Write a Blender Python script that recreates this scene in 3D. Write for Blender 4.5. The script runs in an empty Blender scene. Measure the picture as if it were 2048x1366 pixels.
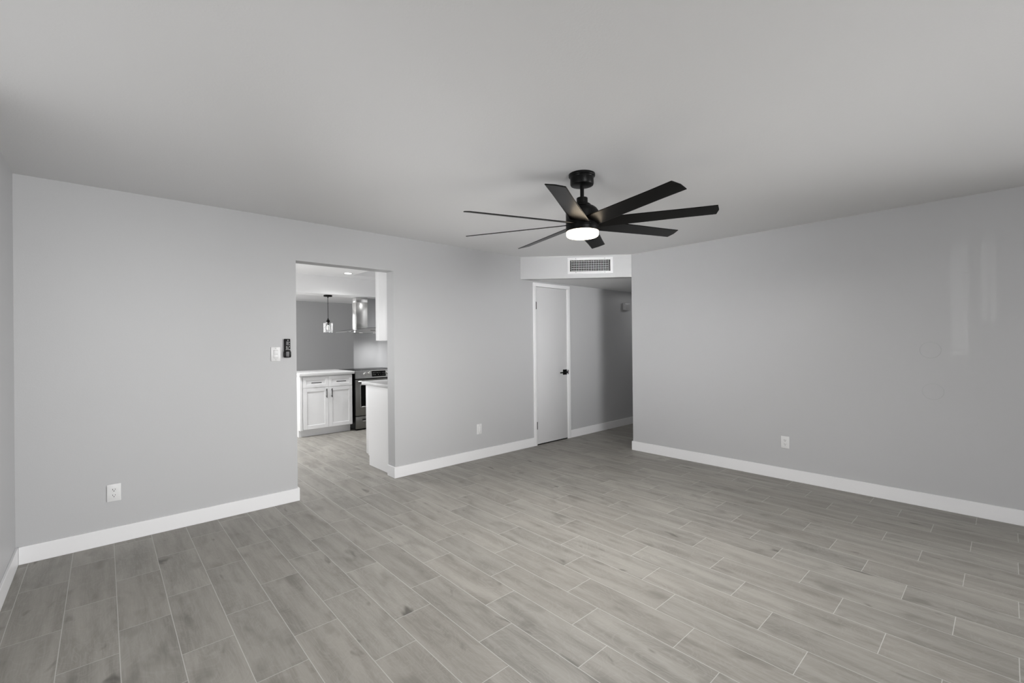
import bpy, bmesh, math, random
from mathutils import Vector, Matrix
random.seed(7)
S = bpy.context.scene
COL = S.collection

# ------------------------------------------------------------------ camera, world, lights, exposure
cam_d = bpy.data.cameras.new('camera'); cam = bpy.data.objects.new('camera', cam_d); COL.objects.link(cam)
cam_d.sensor_width = 36.0; cam_d.lens = 15.7978; cam_d.clip_start = 0.05
cam.matrix_world = Matrix(((0.74007, 0.00635, -0.67249, 0.0), (-0.67245, -0.00812, -0.7401, 0.0),
                           (-0.01016, 0.99995, -0.00175, 1.3566), (0, 0, 0, 1)))
S.camera = cam
S.view_settings.view_transform = 'Standard'; S.view_settings.look = 'None'
S.view_settings.exposure = 0.0; S.view_settings.gamma = 1.0; S.view_settings.use_curve_mapping = False
w = bpy.data.worlds.new('world'); S.world = w; w.use_nodes = True
w.node_tree.nodes['Background'].inputs[0].default_value = (1, 1, 1, 1)
w.node_tree.nodes['Background'].inputs[1].default_value = 0.05


def area(name, loc, size, direction, watts, color=(1, 1, 1), spread=180):
    l = bpy.data.lights.new(name, 'AREA'); l.shape = 'RECTANGLE'; l.size, l.size_y = size
    l.energy = watts; l.color = color; l.spread = math.radians(spread)
    o = bpy.data.objects.new(name, l); COL.objects.link(o); o.location = loc
    o.rotation_euler = Vector(direction).to_track_quat('-Z', 'Z').to_euler()
    return o


# area lamps out of view, mostly fills added in guessed window openings
area('front_window_fill', (0.35, -3.36, 1.75), (1.3, 1.1), (0, 1, 0), 122)  # main fill, added in a guessed window behind the viewer
area('front_beam_fill', (0.35, -3.35, 1.75), (1.3, 1.1), (0.6, 1, 0), 7, spread=50)  # added lamp with a tight spread, aimed through the hall opening
area('front_narrow_fill', (0.35, -3.345, 1.75), (1.3, 1.1), (0.62, 1, 0), 7, spread=25)  # narrower lamp, also added to reach the hall wall
area('side_fill', (-0.405, 1.95, 1.2), (2.4, 1.8), (1, 0, 0), 7)  # added fill, on the room side of the closed panels
area('side_upward_fill', (-0.40, 1.95, 0.95), (2.3, 0.9), (1, 0.3, 0.42), 13, spread=60)  # added fill tilted up towards the ceiling
area('right_fill', (4.97, -1.75, 1.1), (2.2, 2.0), (-1, 0, 0), 15)  # added fill in a guessed opening, lifts the left wall
area('right_beam_fill', (4.965, -1.75, 1.1), (2.2, 2.0), (-0.9, 1, 0), 31, spread=60)  # added fill aimed at the back left corner
area('hall_fill', (6.8, 3.65, 2.14), (0.3, 0.3), (0, 0, -1), 3.0)  # added fill that lifts the dark hall, no fitting there
area('daylight_kitchen_window', (-0.50, 6.1, 1.45), (1.8, 1.2), (1, 0, 0), 27)
area('kitchen_upward_fill', (-0.50, 6.1, 1.1), (1.8, 0.8), (1, 0.1, 0.6), 12, spread=100)  # added fill tilted up to brighten the kitchen ceiling
area('dining_fill', (-0.50, 9.4, 1.2), (2.0, 1.9), (1, 0, 0), 104)  # fill in a guessed window, strength fitted for the dining space


area('far_wall_fill', (1.3, 11.84, 1.2), (2.2, 2.0), (0, -1, 0), 34)  # added so the chimney's left side has something bright to reflect
sl = bpy.data.lights.new('outdoor_glint', 'SUN'); sl.energy = 0.13; sl.angle = math.radians(0.03)
so = bpy.data.objects.new('outdoor_glint', sl); COL.objects.link(so)
so.rotation_euler = Vector((5.3, -1.0, 0.02)).to_track_quat('-Z', 'Z').to_euler()


def spot(name, loc, watts, deg, blend=0.8, radius=0.05, color=(1, 1, 1)):
    l = bpy.data.lights.new(name, 'SPOT'); l.energy = watts; l.spot_size = math.radians(deg); l.spot_blend = blend
    l.shadow_soft_size = radius; l.color = color
    o = bpy.data.objects.new(name, l); COL.objects.link(o); o.location = loc
    return o


# ------------------------------------------------------------------ dimensions
YA, TA = 4.155, 0.145           # back wall face, thickness
XC, XB, YB = -0.4145, 4.886, 3.145
H, HS = 2.44, 2.158
OL, OR, OT = 1.241, 2.167, 2.088    # kitchen opening
YF, YD = -3.3, 11.85
TB = 0.12
XE = 8.2


# ------------------------------------------------------------------ materials
def mat(name, color, rough=0.5, metal=0.0, spec=0.5, bump=0.0, bscale=200.0, var=0.0, emit=None, estr=0.0, coat=0.0, stretch=None):
    m = bpy.data.materials.new(name); m.use_nodes = True
    nt = m.node_tree; N = nt.nodes; L = nt.links; b = N['Principled BSDF']
    b.inputs['Base Color'].default_value = (*color, 1); b.inputs['Roughness'].default_value = rough
    b.inputs['Metallic'].default_value = metal; b.inputs['Specular IOR Level'].default_value = spec
    b.inputs['Coat Weight'].default_value = coat
    if emit:
        b.inputs['Emission Color'].default_value = (*emit, 1); b.inputs['Emission Strength'].default_value = estr
    tc = N.new('ShaderNodeTexCoord'); nz = N.new('ShaderNodeTexNoise'); nz.inputs['Scale'].default_value = bscale
    nz.inputs['Detail'].default_value = 3
    src = tc.outputs['Object']
    if stretch:
        mp = N.new('ShaderNodeMapping'); mp.inputs['Scale'].default_value = stretch
        L.new(src, mp.inputs[0]); src = mp.outputs[0]
    L.new(src, nz.inputs['Vector'])
    if bump:
        bp = N.new('ShaderNodeBump'); bp.inputs['Strength'].default_value = bump; bp.inputs['Distance'].default_value = 0.002
        L.new(nz.outputs['Fac'], bp.inputs['Height']); L.new(bp.outputs['Normal'], b.inputs['Normal'])
    if var:
        mr = N.new('ShaderNodeMapRange'); mr.inputs[3].default_value = 1 - var; mr.inputs[4].default_value = 1 + var
        L.new(nz.outputs['Fac'], mr.inputs[0])
        vm = N.new('ShaderNodeVectorMath'); vm.operation = 'SCALE'; vm.inputs[0].default_value = color
        L.new(mr.outputs[0], vm.inputs['Scale']); L.new(vm.outputs[0], b.inputs['Base Color'])
    return m


M = {
    'wall': mat('wall_paint', (0.458, 0.460, 0.466), 0.42, bump=0.12, bscale=140),
    'ceil': mat('ceiling_paint', (0.725, 0.725, 0.728), 0.8, bump=0.25, bscale=110),
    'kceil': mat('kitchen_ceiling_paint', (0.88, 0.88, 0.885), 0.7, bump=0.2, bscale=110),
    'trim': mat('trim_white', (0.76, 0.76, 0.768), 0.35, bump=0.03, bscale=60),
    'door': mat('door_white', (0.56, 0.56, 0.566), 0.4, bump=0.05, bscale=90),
    'cab': mat('cabinet_white', (0.765, 0.765, 0.77), 0.35, bump=0.02, bscale=60),
    'quartz': mat('white_quartz', (0.52, 0.52, 0.52), 0.3, var=0.04, bscale=25),
    'plate': mat('plate_white', (0.68, 0.68, 0.68), 0.3, bump=0.02),
    'slot': mat('dark_slot', (0.02, 0.02, 0.02), 0.6, var=0.1),
    'black': mat('black_metal', (0.003, 0.003, 0.003), 0.36, spec=0.12, bump=0.03, bscale=400),
    'blade': mat('blade_black', (0.0035, 0.0034, 0.0033), 0.33, spec=0.13, bump=0.03, bscale=300, stretch=(1, 1, 1)),
    'steel': mat('stainless_steel', (0.60, 0.597, 0.585), 0.2, metal=1.0, bump=0.04, bscale=40, stretch=(1, 1, 40)),
    'steel_dark': mat('stainless_oven', (0.22, 0.217, 0.208), 0.34, metal=1.0, bump=0.04, bscale=40, stretch=(40, 1, 1)),
    'glassblack': mat('black_glass', (0.004, 0.004, 0.004), 0.25, spec=0.06, var=0.05),
    'gray_plastic': mat('grey_plastic', (0.10, 0.10, 0.104), 0.4, var=0.05),
    'mark': mat('white_print', (0.75, 0.75, 0.75), 0.5, var=0.03),
    'gray_print': mat('grey_print', (0.30, 0.30, 0.30), 0.5, var=0.03),
    'gapline': mat('patch_edge', (0.34, 0.34, 0.345), 0.7, var=0.05),
    'lens': mat('lamp_lens', (0.9, 0.85, 0.75), 0.4, emit=(1.0, 0.82, 0.60), estr=7.0, var=0.02),
    'puck': mat('downlight_lens', (0.9, 0.9, 0.9), 0.4, emit=(1.0, 0.98, 0.95), estr=9.0, var=0.02),
    'hoodlamp': mat('hood_lamp_lens', (0.9, 0.9, 0.9), 0.4, emit=(1.0, 0.98, 0.95), estr=1.2, var=0.02),
    'duct': mat('duct_dark', (0.006, 0.006, 0.006), 0.7, var=0.2, bscale=20),
    'bulb': mat('bulb_frost', (0.9, 0.9, 0.88), 0.25, var=0.02),
}


def glass(name, rough=0.0, tint=(1, 1, 1), ior=1.45):
    m = mat(name, tint, rough, var=0.01)
    b = m.node_tree.nodes['Principled BSDF']
    b.inputs['Transmission Weight'].default_value = 1.0; b.inputs['IOR'].default_value = ior
    return m


M['glass'] = glass('clear_glass')
M['visor'] = glass('hood_glass', tint=(0.93, 0.95, 0.94))


def floor_material():
    m = bpy.data.materials.new('wood_look_tile'); m.use_nodes = True
    nt = m.node_tree; N = nt.nodes; L = nt.links; b = N['Principled BSDF']

    def mth(op, a, c=None, clamp=False):
        n = N.new('ShaderNodeMath'); n.operation = op; n.use_clamp = clamp
        for i, v in enumerate((a, c)):
            if v is None: continue
            if isinstance(v, (int, float)): n.inputs[i].default_value = v
            else: L.new(v, n.inputs[i])
        return n.outputs[0]

    def mixc(f, a, c):
        n = N.new('ShaderNodeMix'); n.data_type = 'RGBA'
        if isinstance(f, (int, float)): n.inputs[0].default_value = f
        else: L.new(f, n.inputs[0])
        for sock, v in ((n.inputs[6], a), (n.inputs[7], c)):
            if isinstance(v, tuple): sock.default_value = (*v, 1)
            else: L.new(v, sock)
        return n.outputs[2]

    def ramp(v, lo, hi):
        n = N.new('ShaderNodeMapRange'); n.interpolation_type = 'SMOOTHSTEP'
        n.inputs[1].default_value = lo; n.inputs[2].default_value = hi; L.new(v, n.inputs[0]); return n.outputs[0]

    def comb(x, y, z=0.0):
        n = N.new('ShaderNodeCombineXYZ')
        for i, v in enumerate((x, y, z)):
            if isinstance(v, (int, float)): n.inputs[i].default_value = v
            else: L.new(v, n.inputs[i])
        return n.outputs[0]

    def noise(vec, scale, detail=3, rough=0.5, dist=0.0):
        n = N.new('ShaderNodeTexNoise'); n.inputs['Scale'].default_value = scale; n.inputs['Detail'].default_value = detail
        n.inputs['Roughness'].default_value = rough; n.inputs['Distortion'].default_value = dist
        L.new(vec, n.inputs['Vector']); return n.outputs['Fac']

    tc = N.new('ShaderNodeTexCoord'); sp = N.new('ShaderNodeSeparateXYZ'); L.new(tc.outputs['Object'], sp.inputs[0])
    x, y = sp.outputs[0], sp.outputs[1]
    PW, PL = 0.2010, 0.6115
    u = mth('DIVIDE', mth('ADD', x, 0.358), PW); i = mth('FLOOR', u); fu = mth('FRACT', u)
    v = mth('DIVIDE', mth('SUBTRACT', mth('SUBTRACT', y, 3.060), mth('MULTIPLY', i, 0.2020)), PL); j = mth('FLOOR', v); fv = mth('FRACT', v)
    du = mth('MULTIPLY', mth('MINIMUM', fu, mth('SUBTRACT', 1.0, fu)), PW)
    dv = mth('MULTIPLY', mth('MINIMUM', fv, mth('SUBTRACT', 1.0, fv)), PL)
    wn = N.new('ShaderNodeTexWhiteNoise'); wn.noise_dimensions = '2D'; L.new(comb(i, j), wn.inputs['Vector'])
    r1 = wn.outputs['Value']; rc = N.new('ShaderNodeSeparateColor'); L.new(wn.outputs['Color'], rc.inputs[0])
    r2, r3 = rc.outputs[1], rc.outputs[2]
    off = mth('MULTIPLY', r1, 37.0); off2 = mth('MULTIPLY', r2, 53.0)
    gx, gy = mth('ADD', x, off), mth('ADD', y, off2)
    # long soft streaks, fine grain, cathedral figure, dark smudges
    streak = noise(comb(mth('MULTIPLY', gx, 14.0), mth('MULTIPLY', gy, 1.6)), 1.0, 4, 0.55, 0.4)
    fine = noise(comb(mth('MULTIPLY', gx, 150.0), mth('MULTIPLY', gy, 9.0)), 1.0, 3, 0.6, 0.6)
    warp = noise(comb(mth('MULTIPLY', gx, 5.0), mth('MULTIPLY', gy, 3.0)), 1.0, 2, 0.5, 1.2)
    rings = mth('SINE', mth('MULTIPLY', warp, 120.0))
    smudge = ramp(noise(comb(mth('MULTIPLY', gx, 9.0), mth('MULTIPLY', gy, 3.6)), 1.0, 2, 0.5, 0.3), 0.54, 0.78)
    knot = ramp(noise(comb(mth('MULTIPLY', gx, 13.0), mth('MULTIPLY', gy, 5.0), 7.0), 1.0, 2, 0.45, 0.5), 0.66, 0.82)
    base = mixc(ramp(streak, 0.28, 0.72), (0.179, 0.170, 0.153), (0.272, 0.260, 0.236))
    base = mixc(mth('MULTIPLY', ramp(fine, 0.38, 0.72), 0.32), base, (0.339, 0.329, 0.302))
    base = mixc(mth('MULTIPLY', ramp(rings, 0.45, 1.0), 0.16), base, (0.335, 0.327, 0.304))
    base = mixc(mth('MULTIPLY', smudge, 0.52), base, (0.098, 0.093, 0.081))
    base = mixc(mth('MULTIPLY', knot, 0.75), base, (0.047, 0.043, 0.038))
    tone = N.new('ShaderNodeVectorMath'); tone.operation = 'SCALE'; L.new(base, tone.inputs[0])
    L.new(mth('ADD', 0.93, mth('MULTIPLY', r3, 0.14)), tone.inputs['Scale'])
    warm = mixc(mth('MULTIPLY', r1, 0.16), tone.outputs[0], (0.247, 0.221, 0.192))
    gm = mth('SUBTRACT', 1.0, ramp(mth('MINIMUM', du, dv), 0.0010, 0.0021))
    col = mixc(mth('MULTIPLY', gm, 0.70), warm, (0.47, 0.46, 0.44))
    L.new(col, b.inputs['Base Color'])
    b.inputs['Specular IOR Level'].default_value = 0.35
    rr = N.new('ShaderNodeMapRange'); rr.inputs[3].default_value = 0.38; rr.inputs[4].default_value = 0.55
    L.new(fine, rr.inputs[0]); L.new(rr.outputs[0], b.inputs['Roughness'])
    bp = N.new('ShaderNodeBump'); bp.inputs['Strength'].default_value = 0.25; bp.inputs['Distance'].default_value = 0.0012
    L.new(mth('SUBTRACT', mth('MULTIPLY', fine, 0.35), gm), bp.inputs['Height']); L.new(bp.outputs[0], b.inputs['Normal'])
    return m


M['floor'] = floor_material()


# ------------------------------------------------------------------ mesh helpers
def nb(): return bmesh.new()


def box(bm, x0, x1, y0, y1, z0, z1, bev=0.0, seg=2, mtx=None):
    g = bmesh.new()
    bmesh.ops.create_cube(g, size=1.0)
    bmesh.ops.scale(g, vec=(x1 - x0, y1 - y0, z1 - z0), verts=g.verts)
    bmesh.ops.translate(g, vec=((x0 + x1) / 2, (y0 + y1) / 2, (z0 + z1) / 2), verts=g.verts)
    if bev: bmesh.ops.bevel(g, geom=list(g.edges), offset=bev, segments=seg, profile=0.5, affect='EDGES')
    merge(bm, g, mtx)


def merge(bm, g, mtx=None):
    if mtx is not None: bmesh.ops.transform(g, matrix=mtx, verts=g.verts)
    me = bpy.data.meshes.new('tmp'); g.to_mesh(me); g.free(); bm.from_mesh(me); bpy.data.meshes.remove(me)


def lathe(bm, prof, cx=0.0, cy=0.0, seg=48, mtx=None):
    """prof: list of (radius, z)"""
    g = bmesh.new(); rings = []
    for r, z in prof:
        if r < 1e-6: rings.append([g.verts.new((cx, cy, z))])
        else: rings.append([g.verts.new((cx + r * math.cos(2 * math.pi * k / seg), cy + r * math.sin(2 * math.pi * k / seg), z)) for k in range(seg)])
    for a, b_ in zip(rings, rings[1:]):
        for k in range(seg):
            k2 = (k + 1) % seg
            if len(a) == 1 and len(b_) == 1: continue
            if len(a) == 1: g.faces.new((a[0], b_[k], b_[k2]))
            elif len(b_) == 1: g.faces.new((a[k], b_[0], a[k2]))
            else: g.faces.new((a[k], b_[k], b_[k2], a[k2]))
    bmesh.ops.recalc_face_normals(g, faces=g.faces)
    merge(bm, g, mtx)


def prism(bm, pts, z0, z1, mtx=None, bev=0.0):
    g = bmesh.new()
    lo = [g.verts.new((x, y, z0)) for x, y in pts]; hi = [g.verts.new((x, y, z1)) for x, y in pts]
    n = len(pts); g.faces.new(lo[::-1]); g.faces.new(hi)
    for k in range(n): g.faces.new((lo[k], lo[(k + 1) % n], hi[(k + 1) % n], hi[k]))
    bmesh.ops.recalc_face_normals(g, faces=g.faces)
    if bev: bmesh.ops.bevel(g, geom=list(g.edges), offset=bev, segments=2, profile=0.5, affect='EDGES')
    merge(bm, g, mtx)


def tube(bm, pts, r, seg=24):
    pts = [Vector(p) for p in pts]; g = bmesh.new(); rings = []
    for i, p in enumerate(pts):
        d = (pts[min(i + 1, len(pts) - 1)] - pts[max(i - 1, 0)]).normalized()
        up = Vector((0, 0, 1)) if abs(d.z) < 0.9 else Vector((1, 0, 0))
        a = d.cross(up).normalized(); c = d.cross(a).normalized()
        rings.append([g.verts.new(p + a * r * math.cos(2 * math.pi * k / seg) + c * r * math.sin(2 * math.pi * k / seg)) for k in range(seg)])
    for A, B in zip(rings, rings[1:]):
        for k in range(seg): g.faces.new((A[k], A[(k + 1) % seg], B[(k + 1) % seg], B[k]))
    g.faces.new(rings[0][::-1]); g.faces.new(rings[-1])
    bmesh.ops.recalc_face_normals(g, faces=g.faces)
    merge(bm, g)


def obj(name, bm, m, parent=None, smooth=True):
    """link the bmesh (world coordinates) as one mesh object, optionally as a child"""
    me = bpy.data.meshes.new(name)
    if parent is not None:
        off = Vector(parent.location)
        p = parent.parent
        while p is not None: off += Vector(p.location); p = p.parent
        bmesh.ops.translate(bm, vec=-off, verts=bm.verts)
    bm.to_mesh(me); bm.free()
    if smooth and len(me.polygons) > 6:
        me.shade_smooth(); me.set_sharp_from_angle(angle=math.radians(24))
    me.materials.append(m if not isinstance(m, str) else M[m])
    o = bpy.data.objects.new(name, me); COL.objects.link(o)
    if parent is not None: o.parent = parent
    return o


def thing(name, loc, label, cat, group=None):
    o = bpy.data.objects.new(name, None); COL.objects.link(o); o.location = loc; o.empty_display_size = 0.05
    o['label'] = label; o['category'] = cat
    if group: o['group'] = group
    return o


def struct(name, bm, m, parent=None, label=None):
    o = obj(name, bm, m, parent)
    if parent is None: o['kind'] = 'structure'
    if label and parent is None:
        o['label'] = label
    return o


def sthing(name, loc, label):
    o = bpy.data.objects.new(name, None); COL.objects.link(o); o.location = loc; o.empty_display_size = 0.05
    o['kind'] = 'structure'; o['label'] = label
    return o


# ------------------------------------------------------------------ shell
bm = nb(); box(bm, XC - 0.14, XE, YF - 0.14, YD + 0.1, -0.1, 0.0)
fl = struct('floor', bm, 'floor', label='grey wood-look plank tile floor with pale grout lines')

# living-room ceiling (flat slab over the room and hall), kitchen ceiling with a shallow tray, dining ceiling
bm = nb(); box(bm, XC - 0.14, XE, YF - 0.14, YA + 0.07, H, H + 0.1)
struct('ceiling', bm, 'ceil', label='flat light grey living room ceiling')
RX0, RX1, RY0, RY1 = 2.925, 3.95, 5.3, 6.93
bm = nb()
box(bm, XC - 0.14, RX0, YA + 0.07, 7.4, H, H + 0.1)
box(bm, RX1, 5.2, YA + 0.07, 7.4, H, H + 0.1)
box(bm, RX0, RX1, YA + 0.07, RY0, H, H + 0.1)
box(bm, RX0, RX1, RY1, 7.4, H, H + 0.1)
box(bm, RX0 - 0.02, RX1 + 0.02, RY0 - 0.02, RY1 + 0.02, H + 0.19, H + 0.21)
for a in ((RX0 - .02, RX0, RY0, RY1), (RX1, RX1 + .02, RY0, RY1), (RX0, RX1, RY0 - .02, RY0), (RX0, RX1, RY1, RY1 + .02)):
    box(bm, *a, H + 0.1, H + 0.19)
struct('ceiling_kitchen', bm, 'kceil', label='white kitchen ceiling with a shallow recessed tray')
bm = nb(); box(bm, XC - 0.14, 5.2, 7.4, YD + 0.1, H, H + 0.1)
struct('ceiling_dining', bm, 'kceil', label='ceiling strip of the far dining space behind the beam')

# back wall (kitchen opening and closet door cut out), runs on into the hall
DL, DR, DT = 4.195, 4.815, 2.090
bm = nb(); Y0, Y1 = YA, YA + TA
box(bm, XC - 0.14, OL, Y0, Y1, 0, H)
box(bm, OL, OR, Y0, Y1, OT, H)
box(bm, OR, DL, Y0, Y1, 0, H)
box(bm, DL, DR, Y0, Y1, DT, H)
box(bm, DR, XE, Y0, Y1, 0, H)
struct('wall_back', bm, 'wall', label='long light grey wall with the kitchen opening')

# left wall with window openings out of view
bm = nb(); X0, X1 = XC - 0.14, XC
segs = [(0.75, 3.15, 0.3, 2.1), (5.2, 7.0, 0.85, 2.05), (8.4, 10.4, 0.25, 2.15)]
y = YF - 0.14
for a, c, z0, z1 in segs:
    box(bm, X0, X1, y, a, 0, H); box(bm, X0, X1, a, c, 0, z0); box(bm, X0, X1, a, c, z1, H); y = c
box(bm, X0, X1, y, YD + 0.1, 0, H)
struct('wall_left', bm, 'wall', label='light grey side wall at the left edge')

bm = nb(); box(bm, XB, XB + TB, YF, -2.9, 0, H); box(bm, XB, XB + TB, -0.6, YB, 0, H)
box(bm, XB, XB + TB, -2.9, -0.6, 0, 0.1); box(bm, XB, XB + TB, -2.9, -0.6, 2.12, H)
struct('wall_right', bm, 'wall', label='bare light grey wall right of the hall opening')
bm = nb(); box(bm, XB + TB, XE, YB - TB, YB, 0, HS + 0.02)
struct('wall_hall_side', bm, 'wall')
bm = nb(); box(bm, XE, XE + 0.1, YB - TB, YA + TA, 0, HS + 0.02)
struct('wall_hall_end', bm, 'wall')
bm = nb()   # wall behind the viewer with an opening guessed for the front lamps
box(bm, XC - 0.14, -0.32, YF - 0.14, YF, 0, H); box(bm, 1.02, XB + TB, YF - 0.14, YF, 0, H)
box(bm, -0.32, 1.02, YF - 0.14, YF, 0, 1.18); box(bm, -0.32, 1.02, YF - 0.14, YF, 2.32, H)
struct('wall_front', bm, 'wall')
bm = nb(); box(bm, XC - 0.14, 0.2, YD, YD + 0.1, 0, H); box(bm, 2.4, 5.2, YD, YD + 0.1, 0, H)
box(bm, 0.2, 2.4, YD, YD + 0.1, 0, 0.2); box(bm, 0.2, 2.4, YD, YD + 0.1, 2.2, H)
struct('wall_dining', bm, 'wall', label='shaded grey far wall seen beyond the kitchen')
bm = nb(); prism(bm, [(3.20, 7.60), (5.2, 7.60), (5.2, 7.72), (3.275, 7.72)], 0, H)
struct('wall_range', bm, 'wall', label='grey kitchen wall behind the range hood')
bm = nb(); box(bm, 4.05, 4.15, YA + TA, 7.60, 0, H)
struct('wall_kitchen_right', bm, 'wall')
bm = nb(); box(bm, 5.0, 5.1, 7.72, YD, 0, H)
struct('wall_dining_right', bm, 'wall')
bm = nb(); box(bm, XC, 5.0, 7.25, 7.60, 2.155, H)
struct('beam', bm, 'kceil', label='white dropped beam across the kitchen')
bm = nb(); box(bm, DL - 0.02, DR + 0.02, YA + TA + 0.5, YA + TA + 0.52, 0, H)
box(bm, DR, DR + 0.02, YA + TA, YA + TA + 0.5, 0, H)
struct('wall_closet', bm, 'duct')

# diagonal header above the hall opening, with a duct hole for the grille
A = Vector((3.933, YA, 0)); B = Vector((XB, YB, 0)); E1 = (B - A).normalized(); LN = (B - A).length
NR = Vector((E1.y, -E1.x, 0))                    # towards the room
if NR.dot(Vector((-1, -1, 0))) < 0: NR = -NR
HM = Matrix(((E1.x, -NR.x, 0, A.x), (E1.y, -NR.y, 0, A.y), (0, 0, 1, 0), (0, 0, 0, 1)))   # local: x along, y into the wall, z up
GX0, GX1, GZ0, GZ1 = 0.628, 1.128, 2.240, 2.383
bm = nb()
box(bm, -0.02, GX0, 0, 0.10, HS, H, mtx=HM); box(bm, GX1, LN + 0.02, 0, 0.10, HS, H, mtx=HM)
box(bm, GX0, GX1, 0, 0.10, HS, GZ0, mtx=HM); box(bm, GX0, GX1, 0, 0.10, GZ1, H, mtx=HM)
struct('wall_header', bm, 'wall', label='short diagonal header over the hall opening')
bm = nb(); prism(bm, [(4.0705, YA), (4.972, 3.199), (5.02, YB), (XE, YB), (XE, YA)], HS, HS + 0.02)
struct('ceiling_hall', bm, 'ceil', label='lowered hall soffit behind the diagonal header')

# baseboards (they wrap the free wall ends)
BT, BH = 0.013, 0.110
def bboard(name, parts, label):
    bm = nb()
    for q in parts: box(bm, *q, 0, BH, bev=0.0015, seg=1)
    struct(name, bm, 'trim', label=label)
bboard('baseboard_back_left', [(XC + BT, OL + BT, YA - BT, YA), (OL, OL + BT, YA, YA + TA)], 'white baseboard left of the kitchen opening')
bboard('baseboard_back_right', [(OR - BT, 4.150, YA - BT, YA), (OR - BT, OR, YA, YA + TA)], 'white baseboard between kitchen opening and closet door')
bboard('baseboard_hall', [(4.877, XE, YA - BT, YA)], 'white baseboard running into the dark hall')
bboard('baseboard_right', [(XB - BT, XB, YF, YB + BT), (XB, XB + TB, YB, YB + BT)], 'white baseboard along the right wall')
bboard('baseboard_left', [(XC, XC + BT, YF, YA - BT)], 'white baseboard at the left edge')

# windows out of view, guessed to suit the light: plain frames with a mullion
for n, (x0, x1, y0, y1, z0, z1, ax) in enumerate([(-0.32, 1.02, YF - .05, YF - .01, 1.18, 2.32, 'x'), (XC - .12, XC - .07, 0.75, 3.15, 0.3, 2.1, 'y'), (XB + .09, XB + .12, -2.9, -0.6, 0.1, 2.12, 'y'), (0.2, 2.4, YD + .03, YD + .07, 0.2, 2.2, 'x')], 1):
    bm = nb(); f = 0.05
    if ax == 'x':
        box(bm, x0, x0 + f, y0, y1, z0, z1); box(bm, x1 - f, x1, y0, y1, z0, z1); box(bm, x0, x1, y0, y1, z0, z0 + f); box(bm, x0, x1, y0, y1, z1 - f, z1)
        box(bm, (x0 + x1) / 2 - f / 2, (x0 + x1) / 2 + f / 2, y0, y1, z0, z1)
    else:
        box(bm, x0, x1, y0, y0 + f, z0, z1); box(bm, x0, x1, y1 - f, y1, z0, z1); box(bm, x0, x1, y0, y1, z0, z0 + f); box(bm, x0, x1, y0, y1, z1 - f, z1)
        box(bm, x0, x1, (y0 + y1) / 2 - f / 2, (y0 + y1) / 2 + f / 2, z0, z1)
    struct('window_%d' % n, bm, 'trim')

bm = nb(); x0, x1 = XC - 0.05, XC - 0.03     # unseen panels added to shape the glint, blind slats across two narrow gaps
for y0, y1, z0, z1 in ((0.75, 1.054, .3, 2.1), (1.134, 1.200, .3, 2.1), (1.300, 3.15, .3, 2.1), (1.054, 1.134, .3, 1.45), (1.2, 1.3, .3, 1.2), (1.054, 1.134, 2.05, 2.1), (1.2, 1.3, 2.05, 2.1)):
    box(bm, x0, x1, y0, y1, z0, z1)
for k in range(16):
    zz = 2.05 - 0.054 * (k + 1)
    box(bm, x0, x1, 1.054, 1.134, zz - 0.0045, zz + 0.0045); box(bm, x0, x1, 1.2, 1.3, zz - 0.0035, zz + 0.0035)
box(bm, x0, x1, 1.090, 1.096, 1.2, 2.05)
struct('window_2_blind', bm, 'trim')

# ------------------------------------------------------------------ closet door
d = sthing('door_1', (4.5, YA, 0), 'narrow white flush closet door with black hardware')
bm = nb(); yf = YA - 0.014
box(bm, 4.150, DL + 0.002, yf, YA + 0.02, 0, DT - 0.002, bev=0.0012); box(bm, DR - 0.002, 4.876, yf, YA + 0.02, 0, DT - 0.002, bev=0.0012)
box(bm, 4.150, 4.876, yf, YA + 0.02, DT - 0.002, 2.136, bev=0.0012)
obj('door_frame', bm, 'trim', d)
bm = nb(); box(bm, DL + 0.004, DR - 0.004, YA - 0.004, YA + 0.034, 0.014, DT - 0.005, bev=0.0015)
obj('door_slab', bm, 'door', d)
bm = nb(); box(bm, DL + 0.004, DR - 0.004, YA + 0.002, YA + 0.03, 0.0005, 0.013); obj('door_gap_shade', bm, 'black', d)  # black strip stands in for the shade in the gap under the slab
for z in (1.787, 0.211):
    bm = nb(); tube(bm, [(DL + 0.003, YA - 0.010, z), (DL + 0.003, YA - 0.010, z + 0.098)], 0.0075)
    box(bm, DL - 0.004, DL + 0.012, YA - 0.006, YA - 0.001, z, z + 0.098)
    obj('hinge', bm, 'black', d)
bm = nb(); box(bm, 4.722, 4.796, YA - 0.016, YA - 0.003, 0.898, 0.970, bev=0.002)
hd = obj('door_handle', bm, 'black', d)
hd['label'] = 'black square rose with lever'
bm = nb()
tube(bm, [(4.757, YA - 0.014, 0.934), (4.757, YA - 0.056, 0.934)], 0.010)
box(bm, 4.612, 4.768, YA - 0.064, YA - 0.050, 0.925, 0.941, bev=0.003)
obj('lever', bm, 'black', hd)
bm = nb(); box(bm, DR - 0.002, DR + 0.012, YA - 0.0165, YA - 0.012, 0.902, 0.962)
box(bm, DR - 0.022, DR, YA - 0.0075, YA - 0.003, 0.921, 0.944)
obj('strike_plate', bm, 'black', d)

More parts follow.
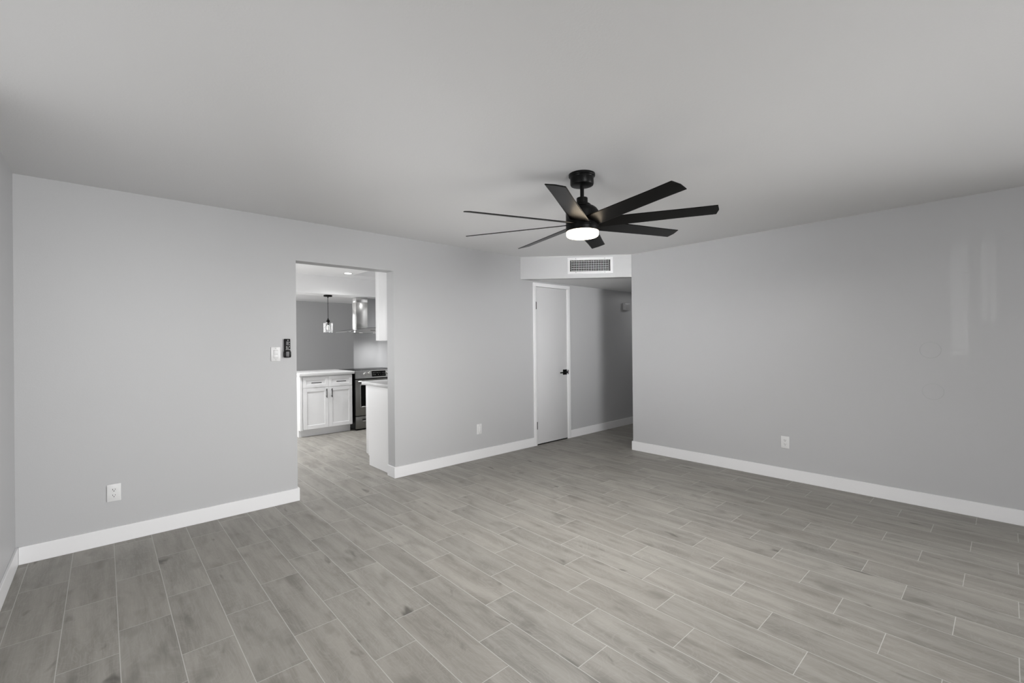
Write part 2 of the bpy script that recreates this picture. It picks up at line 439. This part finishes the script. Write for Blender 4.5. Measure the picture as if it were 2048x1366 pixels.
# ------------------------------------------------------------------ return-air grille on the header
t = thing('air_vent', HM @ Vector((0.88, 0, 2.31)), 'white rectangular return air grille on the diagonal header above the hall', 'vent')
bm = nb(); F0, F1, Z0, Z1 = 0.597, 1.160, 2.211, 2.415
for q in ((F0, GX0, Z0, Z1), (GX1, F1, Z0, Z1), (GX0, GX1, Z0, GZ0), (GX0, GX1, GZ1, Z1)):
    box(bm, q[0], q[1], -0.010, 0.004, q[2], q[3], mtx=HM)
obj('frame', bm, 'plate', t)
bm = nb(); n = 23
for k in range(n):
    xx = GX0 + 0.018 + (GX1 - GX0 - 0.036) * k / (n - 1)
    box(bm, xx - 0.0022, xx + 0.0022, -0.004, 0.022, GZ0, GZ1, mtx=HM)
obj('vertical_slats', bm, 'plate', t)
bm = nb()
for k in range(5):
    zz = GZ0 + 0.014 + (GZ1 - GZ0 - 0.028) * k / 4
    box(bm, GX0 + 0.016, GX1 - 0.016, 0.024, 0.032, zz - 0.002, zz + 0.002, mtx=HM)
obj('horizontal_slats', bm, 'plate', t)
bm = nb()
box(bm, GX0, GX1, 0.096, 0.099, GZ0, GZ1, mtx=HM)
for q in ((GX0, GX0 + .003, GZ0, GZ1), (GX1 - .003, GX1, GZ0, GZ1), (GX0, GX1, GZ0, GZ0 + .003), (GX0, GX1, GZ1 - .003, GZ1)):
    box(bm, q[0], q[1], 0.042, 0.096, q[2], q[3], mtx=HM)
obj('duct_opening', bm, 'duct', t)
for xx in (0.70, 1.06):
    for zz in (2.225, 2.400):
        bm = nb(); lathe(bm, [(0, 0.0125), (0.004, 0.0115), (0.005, 0.009)], seg=12, mtx=HM @ Matrix.Translation((xx, 0, zz)) @ Matrix.Rotation(math.radians(90), 4, 'X'))
        obj('screw', bm, 'gray_plastic', t)

# ------------------------------------------------------------------ wall plates
def wall_mtx(on, a, z):
    """local x to the viewer's right along the wall, y out of the wall, z up"""
    if on == 'back': return Matrix(((1, 0, 0, a), (0, -1, 0, YA), (0, 0, 1, z), (0, 0, 0, 1)))
    return Matrix(((0, -1, 0, XB), (-1, 0, 0, a), (0, 0, 1, z), (0, 0, 0, 1)))


def plate_part(t, mtx, w_=0.0735, h=0.117):
    bm = nb(); box(bm, -w_ / 2, w_ / 2, 0, 0.006, -h / 2, h / 2, bev=0.0022, mtx=mtx)
    return obj('cover_plate', bm, 'plate', t)


def outlet(on, a, z, label):
    mtx = wall_mtx(on, a, z)
    t = thing('wall_outlet', mtx.translation, label, 'outlet', 'duplex wall outlets')
    plate_part(t, mtx)
    for s in (1, -1):
        zc = s * 0.0195
        bm = nb(); pts = []
        for k in range(24):
            a_ = 2 * math.pi * k / 24
            pts.append((0.0172 * math.cos(a_), max(-0.0135, min(0.0135, 0.0172 * math.sin(a_)))))
        g = Matrix.Translation((0, 0.0075, zc)) @ Matrix.Rotation(math.radians(90), 4, 'X')
        prism(bm, pts, 0.0, 0.003, mtx=mtx @ g)
        r = obj('receptacle', bm, 'plate', t)
        bm = nb()
        box(bm, -0.0078, -0.0052, 0.0070, 0.0079, zc - 0.001, zc + 0.008, mtx=mtx)
        box(bm, 0.0052, 0.0076, 0.0070, 0.0079, zc + 0.000, zc + 0.007, mtx=mtx)
        lathe(bm, [(0, 0.0079), (0.0030, 0.0079), (0.0030, 0.0068)], seg=12, mtx=mtx @ Matrix.Translation((0, 0, zc - 0.0075)) @ Matrix.Rotation(math.radians(-90), 4, 'X'))
        obj('slots', bm, 'slot', r)
    bm = nb(); lathe(bm, [(0, 0.0072), (0.0022, 0.0068), (0.0028, 0.0058)], seg=12, mtx=mtx @ Matrix.Rotation(math.radians(-90), 4, 'X'))
    obj('screw', bm, 'plate', t)


outlet('back', 0.046, 0.347, 'white duplex outlet low on the wall left of the kitchen opening')
outlet('right', 1.451, 0.360, 'white duplex outlet low on the bare right wall')


def rocker(on, a, z, name, label, cat, dimmer):
    mtx = wall_mtx(on, a, z)
    t = thing(name, mtx.translation, label, cat)
    plate_part(t, mtx, 0.072, 0.119)
    bm = nb()
    for q in ((-0.0172, 0.0172, 0.0335, 0.0342), (-0.0172, 0.0172, -0.0342, -0.0335), (-0.0172, -0.0165, -0.0342, 0.0342), (0.0165, 0.0172, -0.0342, 0.0342)):
        box(bm, q[0], q[1], 0.0055, 0.0064, q[2], q[3], mtx=mtx)
    obj('insert_gap', bm, 'gray_plastic', t)
    if dimmer:
        bm = nb(); box(bm, -0.0160, 0.0160, 0.004, 0.0105, -0.004, 0.032, bev=0.002, mtx=mtx); obj('upper_paddle', bm, 'plate', t)
        bm = nb(); box(bm, -0.0160, 0.0160, 0.003, 0.0072, -0.0325, -0.006, bev=0.0015, mtx=mtx)
        box(bm, -0.0150, 0.0150, 0.0070, 0.0082, -0.030, -0.0275, mtx=mtx); obj('lower_paddle', bm, 'plate', t)
    else:
        bm = nb(); box(bm, -0.0160, -0.0004, 0.003, 0.0085, -0.033, 0.033, bev=0.0015, mtx=mtx)
        box(bm, 0.0004, 0.0160, 0.003, 0.0078, -0.033, 0.033, bev=0.0015, mtx=mtx); obj('insert', bm, 'plate', t)
    for s in (1, -1):
        bm = nb(); lathe(bm, [(0, 0.0072), (0.0020, 0.0068), (0.0026, 0.0058)], seg=12, mtx=mtx @ Matrix.Translation((0, 0, s * 0.0485)) @ Matrix.Rotation(math.radians(-90), 4, 'X'))
        obj('screw', bm, 'gray_plastic', t)


rocker('back', 1.0745, 1.277, 'light_switch', 'white rocker light switch beside the black fan remote', 'switch', True)
rocker('back', 3.2415, 0.347, 'wall_plate', 'small white wall plate low between kitchen opening and closet door', 'wall plate', False)

# ------------------------------------------------------------------ fan remote in its wall cradle
mtx = wall_mtx('back', 1.1625, 1.326)
t = thing('remote_control', mtx.translation, 'black fan remote in a wall cradle beside the kitchen opening', 'remote control')
bm = nb()
pts = [(-0.0255, -0.079), (-0.020, -0.0805), (0.020, -0.0805), (0.0255, -0.079), (0.0285, -0.070), (0.0285, -0.040), (0.0262, -0.026), (-0.0262, -0.026), (-0.0285, -0.040), (-0.0285, -0.070)]
prism(bm, pts, 0.0, 0.024, mtx=mtx @ Matrix.Rotation(math.radians(90), 4, 'X') @ Matrix.Scale(-1, 4, (0, 0, 1)), bev=0.002)
obj('cradle', bm, 'black', t)
bm = nb(); box(bm, -0.0245, 0.0245, 0.003, 0.021, -0.074, 0.079, bev=0.005, seg=3, mtx=mtx); rb = obj('remote_body', bm, 'black', t)
bm = nb(); box(bm, -0.010, 0.009, 0.020, 0.0218, 0.024, 0.058, bev=0.0008, mtx=mtx); obj('button_pad', bm, 'gray_plastic', rb)
bm = nb(); box(bm, -0.012, 0.011, 0.0236, 0.0255, -0.073, -0.029, bev=0.0008, mtx=mtx); obj('lower_pad', bm, 'gray_plastic', t)
bm = nb()
for xx, zz, ww in ((0.004, 0.067, 0.007), (-0.005, 0.012, 0.010), (0.014, 0.012, 0.006), (-0.006, 0.000, 0.008), (0.005, 0.000, 0.006),
                   (-0.009, -0.013, 0.006), (0.004, -0.013, 0.007), (0.018, -0.013, 0.006), (0.016, 0.049, 0.004), (0.016, 0.029, 0.003)):
    bm = nb(); box(bm, xx - ww / 2, xx + ww / 2, 0.0205, 0.0216, zz - 0.0022, zz + 0.0022, mtx=mtx)
    obj('button', bm, 'mark', rb)

# ------------------------------------------------------------------ round cover discs on the right wall
for yy, zz, lab in ((0.410, 1.260, 'upper of two round painted cover discs on the right wall'), (0.397, 0.930, 'lower of two round painted cover discs on the right wall')):
    mtx = wall_mtx('right', yy, zz) @ Matrix.Rotation(math.radians(-90), 4, 'X')
    t = thing('cover_disc', mtx.translation, lab, 'cover disc', 'painted round covers')
    bm = nb(); lathe(bm, [(0, 0.0016), (0.0620, 0.0016), (0.0628, 0.0010), (0.0628, 0)], seg=64, mtx=mtx); obj('disc', bm, 'wall', t)
    bm = nb(); lathe(bm, [(0.0624, 0.0003), (0.0624, 0.0008), (0.0640, 0.0008), (0.0642, 0.0)], seg=64, mtx=mtx); obj('rim_gap', bm, 'gapline', t)

# chime box in the hall
t = thing('door_chime', (6.27, YA, 1.91), 'small plain box high on the wall in the dark hall', 'chime box')
bm = nb(); box(bm, 6.194, 6.345, YA - 0.045, YA, 1.855, 1.970, bev=0.004); obj('housing', bm, 'wall', t)
bm = nb()
for k in range(4): box(bm, 6.225 + k * 0.03, 6.232 + k * 0.03, YA - 0.0465, YA - 0.044, 1.875, 1.950)
obj('sound_slots', bm, 'gapline', t)

# ------------------------------------------------------------------ ceiling fan
FX, FY = 2.304, 1.845
fan = thing('ceiling_fan', (FX, FY, 2.44), 'black eight blade ceiling fan with a glowing round lamp', 'ceiling fan')
FANP = dict(zb=2.1204, R=0.7955, th0=6.0141, pit=0.249, w=0.1121, tx=0.0224, ty=-0.004)
bm = nb(); lathe(bm, [(0, 2.44), (0.085, 2.44), (0.085, 2.428), (0.083, 2.424), (0.078, 2.421), (0.0755, 2.416), (0.0755, 2.378), (0.072, 2.370), (0.060, 2.366), (0.016, 2.364), (0, 2.364)], FX, FY, 56)
obj('canopy', bm, 'black', fan)
bm = nb(); lathe(bm, [(0.0125, 2.37), (0.0125, 2.26)], FX, FY, 24); obj('downrod', bm, 'black', fan)
bm = nb(); lathe(bm, [(0, 2.288), (0.034, 2.288), (0.036, 2.286), (0.036, 2.254), (0.036, 2.252), (0.050, 2.248), (0.056, 2.242), (0.056, 2.236), (0.060, 2.233),
                      (0.076, 2.228), (0.092, 2.216), (0.101, 2.203), (0.1065, 2.192), (0.1065, 2.098), (0.104, 2.094), (0, 2.094)], FX, FY, 64)
obj('motor_housing', bm, 'black', fan)
bm = nb(); lathe(bm, [(0.100, 2.097), (0.105, 2.096), (0.1075, 2.093), (0.1065, 2.070), (0.103, 2.068), (0, 2.068)], FX, FY, 64); obj('lamp_ring', bm, 'black', fan)
bm = nb(); lathe(bm, [(0.1035, 2.070), (0.1035, 2.048), (0.101, 2.041), (0.094, 2.0365), (0.080, 2.0345), (0, 2.034)], FX, FY, 64); obj('lamp_lens', bm, 'lens', fan)
lo = area('fan_lamp_light', (FX, FY, 2.0315), (0.19, 0.19), (0, 0, -1), 43, (1.0, 0.985, 0.965)); lo.data.shape = 'DISK'
BL0 = None
for k in range(8):
    th = FANP['th0'] + math.pi + k * math.pi / 4
    g = bmesh.new(); nst = 14; th_ = 0.0055; rows = []
    R0, R1 = 0.085, FANP['R']
    cross = [(-1, 0), (-0.92, 0.5), (0, 0.5), (0.92, 0.5), (1, 0), (0.92, -0.5), (0, -0.5), (-0.92, -0.5)]
    for s in range(nst + 1):
        f = s / nst; ww = 0.132 + (FANP['w'] - 0.132) * min(1, f * 1.3)
        row = []
        for (c, z) in cross:
            bulge = (0.012 * (1 - c * c) + 0.004) * f ** 6          # slightly convex tip
            row.append(g.verts.new((R0 + (R1 - R0) * f + bulge, c * ww / 2, z * th_)))
        rows.append(row)
    nc = len(cross)
    for a, c in zip(rows, rows[1:]):
        for q in range(nc): g.faces.new((a[q], a[(q + 1) % nc], c[(q + 1) % nc], c[q]))
    g.faces.new(rows[0][::-1]); g.faces.new(rows[-1])
    bmesh.ops.recalc_face_normals(g, faces=g.faces)
    tilt = Matrix(((1, 0, 0, 0), (0, 1, 0, 0), (FANP['tx'], FANP['ty'], 1, 0), (0, 0, 0, 1)))
    T = Matrix.Translation((FX, FY, FANP['zb'])) @ tilt @ Matrix.Rotation(th, 4, 'Z') @ Matrix.Rotation(-FANP['pit'], 4, 'X')
    bm = nb(); merge(bm, g, T)
    obj('blade', bm, 'blade', fan)

# ------------------------------------------------------------------ kitchen
# peninsula base cabinet left of the range
CX0, CX1, CYF = 2.126, 2.868, 6.888
t = thing('base_cabinet', ((CX0 + CX1) / 2, 7.2, 0), 'white shaker base cabinet with two drawers and two doors left of the range', 'cabinet')
bm = nb(); box(bm, CX0, CX1, CYF, 7.50, 0.105, 0.889)
obj('carcass', bm, 'cab', t)
bm = nb(); box(bm, CX0, CX1 - 0.01, 6.948, 6.965, 0, 0.105); obj('toe_kick', bm, 'cab', t)
bm = nb(); box(bm, 2.095, CX0, 6.872, 7.60, 0.10, 0.889); box(bm, 2.095, CX0, 6.946, 7.60, 0.0, 0.10); obj('end_panel', bm, 'cab', t)


def shaker(name, x0, x1, z0, z1, parent, rail=0.055, yf=6.868):
    bm = nb()
    box(bm, x0, x0 + rail, yf, yf + 0.019, z0, z1, bev=0.0012, seg=1); box(bm, x1 - rail, x1, yf, yf + 0.019, z0, z1, bev=0.0012, seg=1)
    box(bm, x0 + rail, x1 - rail, yf, yf + 0.019, z1 - rail, z1, bev=0.0012, seg=1); box(bm, x0 + rail, x1 - rail, yf, yf + 0.019, z0, z0 + rail, bev=0.0012, seg=1)
    box(bm, x0 + rail - .002, x1 - rail + .002, yf + 0.008, yf + 0.017, z0 + rail - .002, z1 - rail + .002)
    return obj(name, bm, 'cab', parent)


def bar_pull(parent, p0, p1):
    bm = nb(); a, b_ = Vector(p0), Vector(p1); tube(bm, [a, b_], 0.0055)
    dd = (b_ - a)
    for f in (0.16, 0.84):
        c = a + dd * f; tube(bm, [c, c + Vector((0, 0.030, 0))], 0.0045)
    obj('bar_handle', bm, 'black', parent)


XM = (2.136 + 2.864) / 2
for x0, x1 in ((2.136, XM - 0.0015), (XM + 0.0015, 2.864)):
    dr = shaker('drawer', x0, x1, 0.718, 0.874, t, rail=0.045)
    xc = (x0 + x1) / 2; bar_pull(dr, (xc - 0.072, 6.840, 0.790), (xc + 0.072, 6.840, 0.790))
    do = shaker('cabinet_door', x0, x1, 0.112, 0.714, t)
    hx = XM - 0.033 if x0 < 2.3 else XM + 0.045
    bar_pull(do, (hx, 6.840, 0.556), (hx, 6.840, 0.692))

bm = nb(); box(bm, 2.080, 2.896, 6.843, 7.645, 0.891, 0.932, bev=0.003)
o = obj('worktop', bm, 'quartz'); o['label'] = 'white stone worktop on the base cabinet left of the range'; o['category'] = 'worktop'

# slide-in range
RXA, RXB, RYF = 2.902, 3.660, 6.826
t = thing('range_cooker', ((RXA + RXB) / 2, 7.2, 0), 'stainless slide-in electric range with a black glass cooktop', 'range')
bm = nb(); box(bm, RXA - 0.003, RXB + 0.003, RYF + 0.035, 7.49, 0.012, 0.915)
box(bm, RXA + 0.02, RXB - 0.02, RYF + 0.06, 7.4, 0.0, 0.03); obj('body', bm, 'black', t)
bm = nb()
prof = [(RYF, 0.809), (RYF + 0.05, 0.805), (RYF + 0.10, 0.930), (RYF + 0.062, 0.934), (RYF + 0.020, 0.930)]
g = bmesh.new(); l0 = [g.verts.new((RXA, y_, z_)) for y_, z_ in prof]; l1 = [g.verts.new((RXB, y_, z_)) for y_, z_ in prof]
g.faces.new(l0); g.faces.new(l1[::-1])
for k in range(5): g.faces.new((l0[k], l1[k], l1[(k + 1) % 5], l0[(k + 1) % 5]))
bmesh.ops.recalc_face_normals(g, faces=g.faces); merge(bm, g)
cp = obj('control_panel', bm, 'steel', t)
tl = math.atan2(0.020, 0.121)
def pm(x, z): return Matrix.Translation((x, RYF + (z - 0.809) * 0.020 / 0.121, z)) @ Matrix.Rotation(-tl, 4, 'X')
for x in (3.062, 3.130, 3.435, 3.505):
    bm = nb(); lathe(bm, [(0.0, 0.030), (0.018, 0.030), (0.021, 0.026), (0.023, 0.004), (0.026, 0.0)], seg=28, mtx=pm(x, 0.884) @ Matrix.Rotation(math.radians(90), 4, 'X'))
    box(bm, -0.004, 0.004, -0.037, -0.028, -0.019, 0.019, bev=0.001, mtx=pm(x, 0.884))
    obj('knob', bm, 'steel', t)
bm = nb(); box(bm, -0.118, 0.118, -0.002, 0.004, -0.044, 0.044, mtx=pm(3.292, 0.874)); dp = obj('display_panel', bm, 'glassblack', t)
for row, zz in ((0, 0.014), (1, -0.016)):
    for xx, ww in ((-0.098, .010), (-0.080, .010), (-0.060, .010), (-0.030, .014), (-0.010, .008), (0.012, .006), (0.034, .005), (0.070, .010), (0.095, .010)):
        if row and xx in (-0.030, 0.012): continue
        bm = nb(); box(bm, xx - ww / 2, xx + ww / 2, -0.0026, -0.0018, zz - 0.003, zz + 0.003, mtx=pm(3.292, 0.874))
        obj('display_mark', bm, 'gray_print', dp)
bm = nb(); box(bm, RXA - 0.004, RXB + 0.004, RYF + 0.064, 7.49, 0.916, 0.936, bev=0.004); obj('cooktop', bm, 'glassblack', t)
bm = nb(); box(bm, RXA, RXB, RYF, RYF + 0.04, 0.228, 0.794, bev=0.004)
od = obj('oven_door', bm, 'steel_dark', t)
bm = nb(); box(bm, 2.985, 3.577, RYF - 0.003, RYF + 0.002, 0.370, 0.705, bev=0.001); obj('oven_window', bm, 'glassblack', od)
bm = nb()
for q in ((2.973, 2.985, 0.358, 0.717), (3.577, 3.589, 0.358, 0.717), (2.985, 3.577, 0.358, 0.370), (2.985, 3.577, 0.705, 0.717)):
    box(bm, q[0], q[1], RYF - 0.005, RYF + 0.002, q[2], q[3], bev=0.001, seg=1)
obj('window_bezel', bm, 'steel', od)
bm = nb(); tube(bm, [(2.925, RYF - 0.045, 0.762), (3.637, RYF - 0.045, 0.762)], 0.014, 16)
for x in (2.945, 3.617): box(bm, x - 0.012, x + 0.012, RYF - 0.045, RYF + 0.002, 0.750, 0.774, bev=0.003)
obj('oven_handle', bm, 'steel', od)
bm = nb(); box(bm, RXA, RXB, RYF, RYF + 0.04, 0.024, 0.217, bev=0.003)
wd = obj('drawer', bm, 'steel_dark', t)
bm = nb(); box(bm, 3.005, 3.557, RYF - 0.001, RYF + 0.003, 0.147, 0.176); obj('finger_slot', bm, 'slot', wd)
bm = nb(); box(bm, 3.005, 3.557, RYF - 0.006, RYF + 0.001, 0.136, 0.147, bev=0.001); obj('slot_lip', bm, 'steel', wd)

# range hood
HXC, HY0, HY1 = 3.281, 6.981, 7.598
t = thing('range_hood', (HXC, 7.5, 1.54), 'stainless chimney range hood with a curved glass visor over the range', 'range hood')
def arc_z(x): q = (x - HXC) / 0.381; return 1.549 + 0.066 * (1 - q * q)
bm = nb(); g = bmesh.new(); N_ = 28; rr = []
for k in range(N_ + 1):
    x = HXC - 0.381 + 0.762 * k / N_; z = arc_z(x)
    rr.append([g.verts.new((x, HY0, z)), g.verts.new((x, HY1 - 0.002, z)), g.verts.new((x, HY1 - 0.002, z + 0.006)), g.verts.new((x, HY0, z + 0.006))])
for a, c in zip(rr, rr[1:]):
    for q in range(4): g.faces.new((a[q], c[q], c[(q + 1) % 4], a[(q + 1) % 4]))
g.faces.new(rr[0]); g.faces.new(rr[-1][::-1]); bmesh.ops.recalc_face_normals(g, faces=g.faces); merge(bm, g)
obj('glass_visor', bm, 'visor', t)
bm = nb(); g = bmesh.new(); rr = []
for k in range(N_ + 1):      # dark edge strip along the front of the glass
    x = HXC - 0.381 + 0.762 * k / N_; z = arc_z(x)
    rr.append([g.verts.new((x, HY0 - 0.004, z - 0.001)), g.verts.new((x, HY0, z - 0.001)), g.verts.new((x, HY0, z + 0.008)), g.verts.new((x, HY0 - 0.004, z + 0.008))])
for a, c in zip(rr, rr[1:]):
    for q in range(4): g.faces.new((a[q], c[q], c[(q + 1) % 4], a[(q + 1) % 4]))
g.faces.new(rr[0]); g.faces.new(rr[-1][::-1]); bmesh.ops.recalc_face_normals(g, faces=g.faces); merge(bm, g)
obj('visor_edge', bm, 'gray_plastic', t)
bm = nb(); g = bmesh.new(); f0, f1 = [], []
xs = [HXC - 0.30 + 0.60 * k / 24 for k in range(25)]
pts = [(HXC - 0.30, 1.538)] + [(x, arc_z(x) - 0.0005) for x in xs] + [(HXC + 0.30, 1.538)]
f0 = [g.verts.new((x, HY0 + 0.02, z)) for x, z in pts]; f1 = [g.verts.new((x, HY0 + 0.08, z)) for x, z in pts]
g.faces.new(f0); g.faces.new(f1[::-1])
for k in range(len(pts)): g.faces.new((f0[k], f1[k], f1[(k + 1) % len(pts)], f0[(k + 1) % len(pts)]))
bmesh.ops.recalc_face_normals(g, faces=g.faces); merge(bm, g)
prism(bm, [(HXC - 0.29, HY0 + 0.07), (HXC + 0.29, HY0 + 0.07), (3.402, HY1), (3.168, HY1)], 1.5385, 1.570)
hb = obj('hood_body', bm, 'steel', t)
for k in range(4):
    bm = nb(); box(bm, 3.238 + k * 0.021, 3.250 + k * 0.021, HY0 + 0.015, HY0 + 0.021, 1.568, 1.584, bev=0.001, seg=1)
    obj('button', bm, 'gray_plastic', hb)
for xx in (HXC - 0.12, HXC + 0.12):
    bm = nb(); lathe(bm, [(0, 1.5375), (0.030, 1.5375), (0.030, 1.540)], xx, HY0 + 0.22, 24)
    obj('hood_lamp', bm, 'hoodlamp', hb)
bm = nb(); box(bm, 3.178, 3.384, 7.435, HY1, 1.600, 2.068, bev=0.002)
obj('lower_chimney', bm, 'steel', t)
bm = nb(); box(bm, 3.183, 3.388, 7.440, HY1, 2.062, 2.155, bev=0.002); obj('upper_chimney', bm, 'steel', t)
spot('hood_lamp_light', (HXC + 0.23, HY0 + 0.20, 1.528), 29, 160, 1.0, 0.06)

# pendant lamp below the beam
PX, PY = 2.708, 7.43
t = thing('pendant_lamp', (PX, PY, 2.155), 'small pendant lamp with a clear ribbed glass shade hanging from the kitchen beam', 'pendant lamp')
bm = nb(); lathe(bm, [(0, 2.155), (0.064, 2.155), (0.066, 2.152), (0.066, 2.134), (0.062, 2.130), (0.010, 2.128), (0.008, 2.110), (0, 2.110)], PX, PY, 40); obj('canopy', bm, 'black', t)
bm = nb(); lathe(bm, [(0.0042, 2.12), (0.0042, 1.77)], PX, PY, 12); obj('cord', bm, 'black', t)
bm = nb(); lathe(bm, [(0, 1.783), (0.007, 1.780), (0.009, 1.762), (0.020, 1.748), (0.027, 1.735), (0.027, 1.712), (0.023, 1.706), (0.023, 1.672), (0, 1.670)], PX, PY, 32); obj('lamp_holder', bm, 'black', t)
bm = nb(); g = bmesh.new(); seg = 96; R = []
for rad, z in ((0.026, 1.7065), (0.064, 1.7065), (0.068, 1.700), (0.068, 1.548), (0.063, 1.548), (0.063, 1.699), (0.026, 1.7015)):
    row = []
    for k in range(seg):
        a = 2 * math.pi * k / seg; q = rad + (0.0016 * math.cos(a * 16) if rad > 0.06 else 0)
        row.append(g.verts.new((PX + q * math.cos(a), PY + q * math.sin(a), z)))
    R.append(row)
R.append(R[0])
for a, c in zip(R, R[1:]):
    for k in range(seg): g.faces.new((a[k], c[k], c[(k + 1) % seg], a[(k + 1) % seg]))
bmesh.ops.recalc_face_normals(g, faces=g.faces); merge(bm, g); obj('glass_shade', bm, 'glass', t)
bm = nb(); lathe(bm, [(0.012, 1.675), (0.013, 1.660), (0.022, 1.640), (0.026, 1.618), (0.022, 1.597), (0.012, 1.586), (0, 1.584)], PX, PY, 24); obj('bulb', bm, 'bulb', t)

# recessed ceiling light
t = thing('recessed_light', (2.778, 6.778, H), 'bright round recessed downlight in the kitchen ceiling', 'ceiling light')
bm = nb(); lathe(bm, [(0.052, H - 0.004), (0.070, H - 0.004), (0.074, H - 0.001), (0.074, H), (0.052, H)], 2.778, 6.778, 40); obj('trim_ring', bm, 'trim', t)
bm = nb(); lathe(bm, [(0, H - 0.003), (0.052, H - 0.003), (0.052, H)], 2.778, 6.778, 40); obj('lens', bm, 'puck', t)
spot('recessed_light_beam', (2.778, 6.778, H - 0.012), 40, 150, 1.0, 0.08)
spot('hood_wall_fill', (3.72, 6.3, H - 0.012), 70, 150, 1.0, 0.10)  # unseen spot added to brighten the wall behind the hood
spot('second_recessed_beam', (1.25, 6.35, H - 0.012), 350, 150, 1.0, 0.22)

# near base cabinet and wall cabinet just inside the opening, on the kitchen side of the back wall
YK = YA + TA
t = thing('near_base_cabinet', (2.7, 4.6, 0), 'white base cabinet end just inside the kitchen opening on the right', 'cabinet')
bm = nb(); box(bm, 2.196, 3.40, YK, 4.835, 0.105, 0.889); box(bm, 2.196, 3.40, YK, 4.812, 0.0, 0.105); obj('carcass', bm, 'cab', t)
bm = nb(); box(bm, 2.1965, 2.215, 4.837, 4.872, 0.118, 0.886, bev=0.001); obj('face_frame', bm, 'cab', t)
for x0, x1 in ((2.199, 2.80), (2.803, 3.40)):
    bm = nb(); box(bm, x0, x1, 4.876, 4.897, 0.120, 0.884, bev=0.0015); obj('cabinet_door', bm, 'cab', t)
bm = nb(); box(bm, 2.2165, 3.40, 4.837, 4.872, 0.118, 0.886); obj('front_rail', bm, 'cab', t)
bm = nb(); box(bm, 2.176, 3.42, YK + 0.001, 4.960, 0.891, 0.930, bev=0.003)
o = obj('near_worktop', bm, 'quartz'); o['label'] = 'white stone worktop end just inside the kitchen opening on the right'; o['category'] = 'worktop'
t = thing('wall_cabinet', (2.7, 4.45, 1.39), 'white wall cabinet end hanging just inside the kitchen opening on the right', 'cabinet')
bm = nb(); box(bm, 2.200, 3.40, YK, 4.605, 1.389, 2.145); obj('carcass', bm, 'cab', t)
bm = nb(); box(bm, 2.194, 2.200, YK, 4.532, 1.387, 2.147, bev=0.001); obj('end_panel', bm, 'cab', t)
for x0, x1 in ((2.199, 2.80), (2.803, 3.40)):
    bm = nb(); box(bm, x0, x1, 4.607, 4.630, 1.389, 2.145, bev=0.0015); obj('cabinet_door', bm, 'cab', t)
bm = nb(); box(bm, 2.200, 3.40, YK, 4.61, 2.145, H - 0.001)
struct('trim_1', bm, 'wall')
